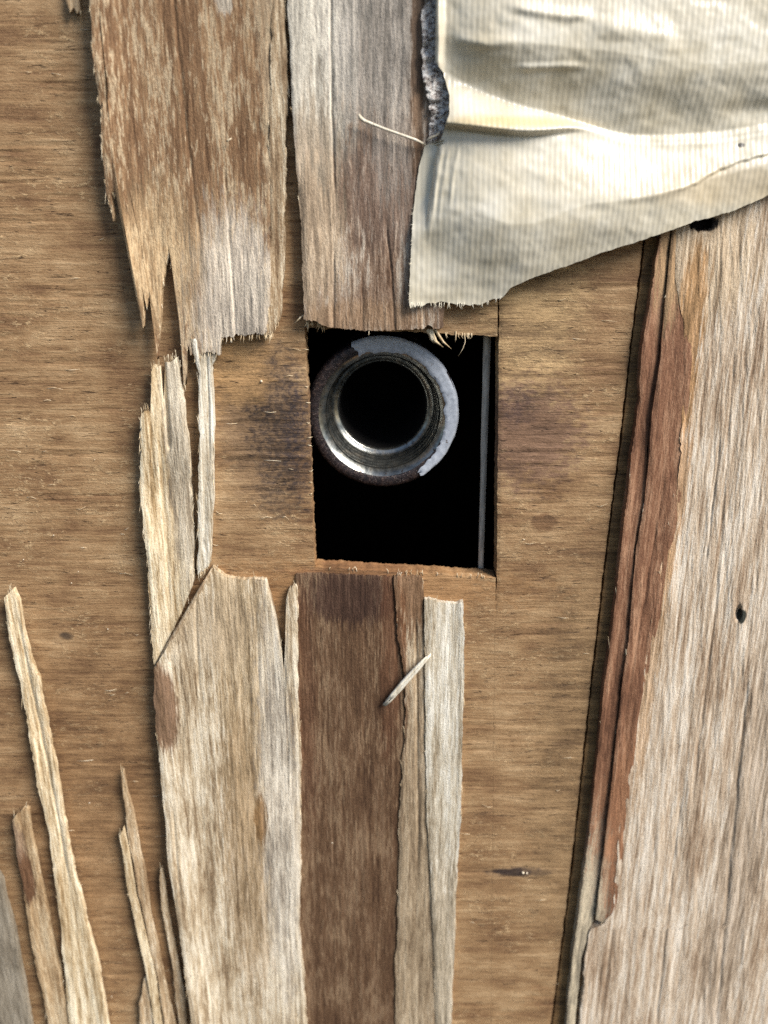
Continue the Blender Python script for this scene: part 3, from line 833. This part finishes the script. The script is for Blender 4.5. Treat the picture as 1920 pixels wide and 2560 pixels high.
m = Mat('pipe_bore'); bore_mat = m.done(m.ramp(m.noise(1, 1), [(0.3, (8, 8, 8)), (0.7, (22, 20, 19))]), 0.85, 0.2)
RI = R1 * 0.775
lathe('rim', [(R1 * 0.965, 26), (R1 * 0.985, 3.0), (R1, 1.0), (R1 * 0.985, 0.35), (R1 * 0.95, 0.04), (R1 * 0.9, -0.03), (R1 * 0.88, 0.0), (R1 * 0.86, 0.05), (R1 * 0.845, 0.12)], rust_mat, pipe, wob=0.45)
pr = [(R1 * 0.845, 0.10), (R1 * 0.835, 0.2), (R1 * 0.81, 0.6), (R1 * 0.765, 1.3), (R1 * 0.75, 1.8)]
y = 1.6; k = 0
while y < 9.0:
    r = R1 * 0.79 * (0.965 - 0.010 * (y - 1.6))
    pr += [(r + 0.45, y + 0.35), (r + 0.4, y + 0.6), (r - 0.05, y + 1.25), (r - 0.25, y + 1.5), (r - 0.22, y + 1.75)]
    y += 1.9
pr += [(R1 * 0.70, y + 0.3), (R1 * 0.64, y + 0.5), (R1 * 0.615, y + 0.8), (R1 * 0.605, y + 1.4)]
YB = y + 1.4
lathe('thread', pr, steel_mat, pipe, wob=0.05, smooth=False)
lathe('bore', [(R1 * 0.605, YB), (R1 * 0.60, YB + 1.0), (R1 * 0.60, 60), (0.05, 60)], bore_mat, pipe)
# paint: an uneven coat over the right half of the rim
V = []; F = []
n = 220; mm = 9
for i in range(n + 1):
    t = i / n
    a = math.radians(113 - 172 * t)
    ro = R1 * (1.008 + 0.02 * (float(fbm(np.array(t * 16), np.array(0.0), 51, 4)) - 0.5))
    ri = R1 * (0.82 + 0.07 * (float(fbm(np.array(t * 22), np.array(3.0), 53, 4)) - 0.5) + 0.07 * max(0, (t - 0.72) / 0.28))
    for j in range(mm):
        s = j / (mm - 1)
        r = ro + (ri - ro) * s
        yy = -0.10 + (1.3 * max(0, (0.2 - s) / 0.2) ** 2) + (0.28 * max(0, (s - 0.85) / 0.15)) - 0.1 * float(vnoise(np.array(t * 40.0), np.array(s * 5), 57))
        aa = a + math.radians(7.0) * (float(fbm(np.array(s * 4.0), np.array(1.0 + (i > n / 2)), 58, 3)) - 0.5) * max(0.0, 1 - min(i, n - i) / 14)
        V.append((r * math.cos(aa), yy, r * math.sin(aa)))
for i in range(n):
    for j in range(mm - 1):
        F.append((i * mm + j, (i + 1) * mm + j, (i + 1) * mm + j + 1, i * mm + j + 1))
# give the coat its thickness
nv_ = len(V); V = np.array(V); V2 = V.copy(); V2[:, 1] += 0.16
F = F + [tuple(v + nv_ for v in f[::-1]) for f in F]
link('paint_coat', np.concatenate([V, V2]), np.array(F), paint_mat, pipe)

# ------------------------------------------------------------------ narrow strip standing in the cutout
m = Mat('strip_metal'); r1 = m.noise(2.0, 0.3, 4)
strip_mat = m.done(m.ramp(r1, [(0.3, (150, 142, 132)), (0.7, (206, 196, 182))]), 0.6, 0.3)
ys = np.linspace(740, 1530, 40)
cx = interp_ext(ys, [838, 1430], [1218, 1202]); hw = interp_ext(ys, [838, 1430], [9.5, 6.0])
hh = -5.6
Lf = wall(cx - hw + 1.5 * (fbm(ys / 40, ys * 0, 71, 2) - 0.5), ys, hh); Rt = wall(cx + hw, ys, hh)
V = []; F = []
for a, b in zip(Lf, Rt):
    mid = (a + b) / 2
    V += [a, mid + np.array([0, -0.18, 0]), b, b + np.array([0.3, 3.0, 0]), a + np.array([0.3, 3.0, 0])]
for i in range(len(ys) - 1):
    for j in range(5):
        j2 = (j + 1) % 5
        F.append((i * 5 + j, (i + 1) * 5 + j, (i + 1) * 5 + j2, i * 5 + j2))
F.append((0, 1, 2, 3, 4)); F.append(tuple((len(ys) - 1) * 5 + j for j in (4, 3, 2, 1, 0)))
o = link('edging_strip', V, F, strip_mat, None, smooth=False)
o['label'] = 'thin grey upright strip inside the cutout, right of the pipe'; o['category'] = 'strip'

# ------------------------------------------------------------------ tape
tape = thing('cloth_tape', 'crumpled glossy cream cloth tape stuck over the upper right of the panel', 'tape')
m = Mat('cream_tape')
wv = m.n.new('ShaderNodeTexWave'); wv.wave_type = 'BANDS'; wv.bands_direction = 'X'
vs = m.n.new('ShaderNodeVectorMath'); vs.operation = 'MULTIPLY'; vs.inputs[1].default_value = (1, 0, 1); m.l(m.co, vs.inputs[0])
m.l(vs.outputs[0], wv.inputs['Vector']); wv.inputs['Scale'].default_value = 0.31; wv.inputs['Distortion'].default_value = 0.9; wv.inputs['Detail'].default_value = 2
wv.inputs['Detail Scale'].default_value = 0.6
wz = m.n.new('ShaderNodeTexWave'); wz.wave_type = 'BANDS'; wz.bands_direction = 'Z'
m.l(vs.outputs[0], wz.inputs['Vector']); wz.inputs['Scale'].default_value = 0.45; wz.inputs['Distortion'].default_value = 1.5; wz.inputs['Detail'].default_value = 2
n1 = m.noise(0.12, 0.12, 4); n2 = m.noise(3.0, 0.5, 4, 0.6); n3 = m.noise(0.35, 0.25, 4)
col = m.ramp(n1, [(0.3, (194, 184, 160)), (0.5, (208, 200, 180)), (0.7, (219, 213, 197))])
col = m.mix(m.op('MULTIPLY', m.smooth(wv.outputs['Fac'], 0.1, 0.8, 1.0, 0.0), m.smooth(n3, 0.3, 0.7, 0.02, 0.15)), col, (160, 146, 118))
col = m.mix(m.op('MULTIPLY', m.smooth(n2, 0.58, 0.72), 0.35), col, (236, 230, 214))
k = m.spot(1280, 318, 180, 16, 0.6, 0.4); col = m.mix(m.op('MULTIPLY', k, 0.55), col, (200, 172, 108))  # yellowish shadow under the fold, painted into the tape colour
k = m.spot(1830, 370, 9, 6, 0.4, 0.3); col = m.mix(m.op('MULTIPLY', k, 0.9), col, (50, 46, 44))
k = m.spot(1780, 470, 190, 50, 0.4, 0.3); col = m.mix(m.op('MULTIPLY', k, 0.5), col, (196, 176, 142))
h = m.op('ADD', m.op('MULTIPLY', wv.outputs['Fac'], 0.55), m.op('MULTIPLY', wz.outputs['Fac'], 0.006))
h = m.op('ADD', h, m.op('MULTIPLY', n2, 0.35)); h = m.op('ADD', h, m.op('MULTIPLY', n3, 0.8))
m.bump(h, 0.17, 0.3)
tape_mat = m.done(col, m.smooth(n3, 0.35, 0.65, 0.22, 0.38), 0.6)

TX = [1030, 1110, 1200, 1300, 1400, 1445, 1550, 1650, 1800, 1960]
TY = [[-300] * 10,
      [60, 60, 90, 105, 115, 120, 130, 150, 160, 150],         # crest of the upper swell
      [130, 178, 228, 262, 288, 304, 335, 338, 328, 300],      # valley
      [300, 306, 316, 327, 322, 312, 350, 352, 346, 318],      # lip of the fold
      [318, 322, 332, 345, 338, 324, 362, 366, 360, 332],      # foot of the fold
      [515, 520, 535, 570, 535, 512, 502, 486, 440, 400],      # crest of the lower swell
      [800] * 10]
TH = [[2.4, 3.0, 3.4, 3.8, 4.2, 4.4, 4.6, 4.6, 4.6, 4.6],
      [2.6, 3.6, 5.6, 6.0, 5.8, 5.8, 5.8, 5.6, 5.4, 5.2],
      [2.6, 3.0, 3.0, 2.9, 2.9, 2.9, 2.8, 2.8, 2.9, 3.0],
      [3.4, 5.6, 6.3, 6.2, 5.4, 4.0, 3.2, 3.2, 3.3, 3.3],
      [2.6, 4.0, 4.4, 4.6, 4.4, 4.0, 3.4, 3.4, 3.6, 3.5],
      [2.6, 4.4, 5.8, 6.6, 6.5, 6.4, 6.1, 5.8, 5.2, 4.8],
      [3.4, 2.6, 2.6, 2.5, 2.4, 2.4, 2.4, 2.3, 2.3, 2.3]]


def tape_h(X, Y):
    xg = np.arange(700, 2500, 5.0)
    kern = np.exp(-(np.arange(-24, 25) * 5.0 / 45) ** 2); kern /= kern.sum()
    sm = lambda r: np.interp(X, xg, np.convolve(np.pad(np.interp(xg, TX, r), 24, mode='edge'), kern, 'valid'))
    ys_ = [sm(r) for r in TY]; hs_ = [sm(r) for r in TH]
    hs_ = [2.6 + (q - 2.6) * 1.3 for q in hs_]
    H = hs_[0]
    for i in range(6):
        t_ = np.clip((Y - ys_[i]) / (ys_[i + 1] - ys_[i]), 0, 1); t_ = 0.6 * t_ * t_ * (3 - 2 * t_) + 0.4 * t_
        H = H + (hs_[i + 1] - hs_[i]) * t_

    def ridge(pts, w, a):
        px = [p[0] for p in pts]; py = [p[1] for p in pts]
        yc_ = np.interp(X, px, py)
        return a * np.exp(-((Y - yc_) / w) ** 2) * sstep(px[0] - 30, px[0] + 40, X) * sstep(px[-1] + 16, px[-1] - 40, X)
    H = H + ridge([(1280, 18), (1380, 34), (1430, 40), (1480, 34)], 15, 0.6) + ridge([(1290, 168), (1400, 166), (1465, 166)], 9, 0.35)
    H = H + ridge([(1140, 98), (1220, 112), (1300, 104)], 16, 0.5) + ridge([(1500, 60), (1700, 110)], 40, 0.5)
    H = H + ridge([(1560, 500), (1640, 486), (1740, 462)], 12, 0.3) + ridge([(1800, 280), (1950, 270)], 22, -0.5)
    H = H + 1.3 * np.exp(-((X - 1096) / 11) ** 2) * sstep(215, 150, Y)      # curled left lip
    # step of the overlapping layer on the left and the lower layer on the right
    xc = interp_ext(Y, [340, 405, 494, 560, 600], [1104, 1088, 1076, 1067, 1062])
    H = H - 1.5 * sstep(xc + 3, xc - 4, X) * sstep(330, 360, Y) * sstep(600, 470, Y)
    for q, (a_, w_) in enumerate(((10, 0.28), (27, 0.14), (50, 0.18))):       # small pleats beside it
        H = H + w_ * np.exp(-((X - xc - a_) / 5) ** 2) * sstep(350, 390, Y) * sstep(640 - 40 * q, 480, Y)
    yc = np.interp(X, [1500, 1640, 1743, 1774, 1859, 2100], [505, 492, 460, 436, 401, 330]) + 10 * (fbm(X / 18, X * 0, 83, 3) - 0.5)
    H = H - 0.5 * sstep(yc - 3, yc + 5, Y) * sstep(1640, 1790, X)
    H = H + 0.7 * (fbm(X / 120, Y / 70, 85, 3) - 0.5) + 0.14 * (fbm(X / 20, Y / 25, 87, 2) - 0.5)
    return H


def tape_sheet():
    L = pl([(-300, 1086), (0, 1090), (154, 1088), (181, 1108), (239, 1124), (286, 1123), (345, 1103), (352, 1098), (364, 1062), (413, 1049), (456, 1042), (540, 1032), (656, 1026), (775, 1022)])
    bx = [1022, 1030, 1050, 1103, 1173, 1211, 1235, 1258, 1277, 1349, 1427, 1512, 1608, 1697, 1720, 1782, 1830, 1875, 1902, 1920, 2300]
    by = [756, 766, 762, 757, 763, 761, 747, 742, 719, 688, 660, 629, 599, 568, 557, 541, 528, 508, 497, 485, 330]
    nu, nv = 330, 250
    us = np.linspace(0, 1, nu) ** 1.15
    xb = 1024 + (2250 - 1024) * us
    yb_ = np.interp(xb, bx, by) + 5 * (fbm(xb / 14, xb * 0, 91, 3) - 0.5)
    yb_ = yb_ + 7 * (vnoise(xb / 9, xb * 0, 94) - 0.5) * sstep(1290, 1200, xb) + 12 * np.exp(-((xb - 1040) / 26) ** 2) * (vnoise(xb / 4, xb * 0, 92) - 0.5)
    v = np.linspace(0, 1, nv)
    Y = -300 + (yb_[None, :] + 300) * v[:, None]
    l_ = L(Y) + 2.5 * (fbm(Y / 12, Y * 0, 93, 3) - 0.5)
    U = np.broadcast_to(us[None, :], Y.shape)
    X = l_ + (2250 - l_) * U
    H = tape_h(X, Y)
    H = np.maximum(H, 2.3 + 0.5 * sstep(1560, 1680, X))
    return grid_solid('tape_sheet', X, Y, H, 0.28, tape_mat, tape)


tape_sheet()
m = Mat('old_adhesive'); a1 = m.noise(1.1, 1.6, 5, 0.65); a2 = m.noise(4, 4, 3)
col = m.ramp(a1, [(0.32, (70, 56, 48)), (0.44, (150, 140, 134)), (0.56, (222, 218, 212))])
m.bump(m.op('ADD', a1, a2), 0.6, 0.6)
adh_mat = m.done(col, 0.5, 0.4)
strip('frayed_edge', [(-300, 1066), (0, 1062), (77, 1054), (150, 1052), (190, 1056), (240, 1066), (300, 1078), (366, 1062)],
      [(-300, 1094), (154, 1096), (181, 1116), (239, 1130), (286, 1130), (345, 1110), (366, 1100)], [(1060, -300), (1094, -300)], [(1062, 368), (1080, 366), (1100, 352)],
      2.0, 1.2, adh_mat, lambda X, Y: 1.3 * (fbm(X / 16 + Y / 30, Y / 13, 95, 3) - 0.4) * sstep(40, 110, Y), jag_bot=4, ej=8, dv=3, relief=0.3, parent=tape)
th = []
th.append((wall([1064, 1040, 1000, 960, 930, 910, 900, 897], [362, 350, 336, 322, 310, 302, 294, 286], [2.6, 3.2, 3.5, 3.4, 3.2, 3.3, 3.5, 3.8]), [0.2, 0.24, 0.24, 0.25, 0.27, 0.32, 0.36, 0.2]))
th.append((wall([1066, 1078, 1092, 1100], [352, 344, 338, 330], [3.2, 3.4, 3.6, 3.4]), [0.2, 0.22, 0.2, 0.15]))
tubes('loose_thread', th, white_fibre_mat, tape, 8)
fz = []
for k in range(38):
    x = 1024 + 236 * random.random() ** 1.7; y = np.interp(x, [1024, 1050, 1173, 1211, 1258], [762, 762, 762, 760, 742]); l = random.uniform(3, 11)
    hh = float(tape_h(np.array([[x]]), np.array([[float(y)]]))[0, 0])
    fz.append((wall([x, x + random.uniform(-2, 2), x + random.uniform(-5, 5)], [y - 6, y + l * 0.4, y + l], [hh, hh, hh + random.uniform(-0.4, 0.4)]), [0.08, 0.07, 0.03]))
for k in range(26):
    y = random.uniform(390, 750); x = np.interp(y, [364, 456, 540, 656, 760], [1062, 1042, 1032, 1026, 1023]); l = random.uniform(2, 7)
    hh = float(tape_h(np.array([[x]]), np.array([[float(y)]]))[0, 0])
    fz.append((wall([x + 3, x - l * 0.5, x - l], [y, y + 2, y + random.uniform(-4, 8)], [hh, hh, hh]), [0.06, 0.05, 0.02]))
f = tubes('tape_fluff', fz, tape_mat, tape, 4); f['kind'] = 'stuff'

# ------------------------------------------------------------------ dust
V = []; F = []
for k in range(70):
    x = random.uniform(10, 1500); y = random.uniform(20, 2540)
    if 745 < x < 1265 and 780 < y < 1465: continue
    if x > 1010 and y < 780: continue
    on = 0.25
    c = wall(x, y, on); r = random.choice((0.06, 0.08, 0.12, 0.16))
    b = len(V)
    for q in ((1, 0, 0), (-1, 0, 0), (0, 1, 0), (0, -1, 0), (0, 0, 1), (0, 0, -1)):
        V.append(c + np.array(q) * r * random.uniform(0.6, 1.5))
    for q in ((0, 2, 4), (2, 1, 4), (1, 3, 4), (3, 0, 4), (2, 0, 5), (1, 2, 5), (3, 1, 5), (0, 3, 5)):
        F.append(tuple(b + i for i in q))
for x, y, h_, r in ((831, 2107, 0.75, 0.3), (1070, 2212, 2.0, 0.2), (1527, 2158, 1.9, 0.3), (1308, 2182, 0.4, 0.7), (1317, 2183, 0.5, 0.5), (653, 953, 0.3, 0.4), (466, 1176, 2.0, 0.6), (270, 1573, 0.3, 0.25)):
    c = wall(x, y, h_); b = len(V)
    for q in ((1, 0, 0), (-1, 0, 0), (0, 1, 0), (0, -1, 0), (0, 0, 1), (0, 0, -1)):
        V.append(c + np.array(q) * r * random.uniform(0.5, 1.0))
    for q in ((0, 2, 4), (2, 1, 4), (1, 3, 4), (3, 0, 4), (2, 0, 5), (1, 2, 5), (3, 1, 5), (0, 3, 5)):
        F.append(tuple(b + i for i in q))
m = Mat('wood_dust'); dust_mat = m.done(m.ramp(m.noise(2, 2), [(0.3, (206, 184, 150)), (0.7, (232, 222, 204))]), 0.6, 0.4)
d = link('wood_dust', V, F, dust_mat, None, smooth=False)
d['kind'] = 'stuff'; d['label'] = 'pale specks of wood dust scattered over the inner ply'; d['category'] = 'dust'
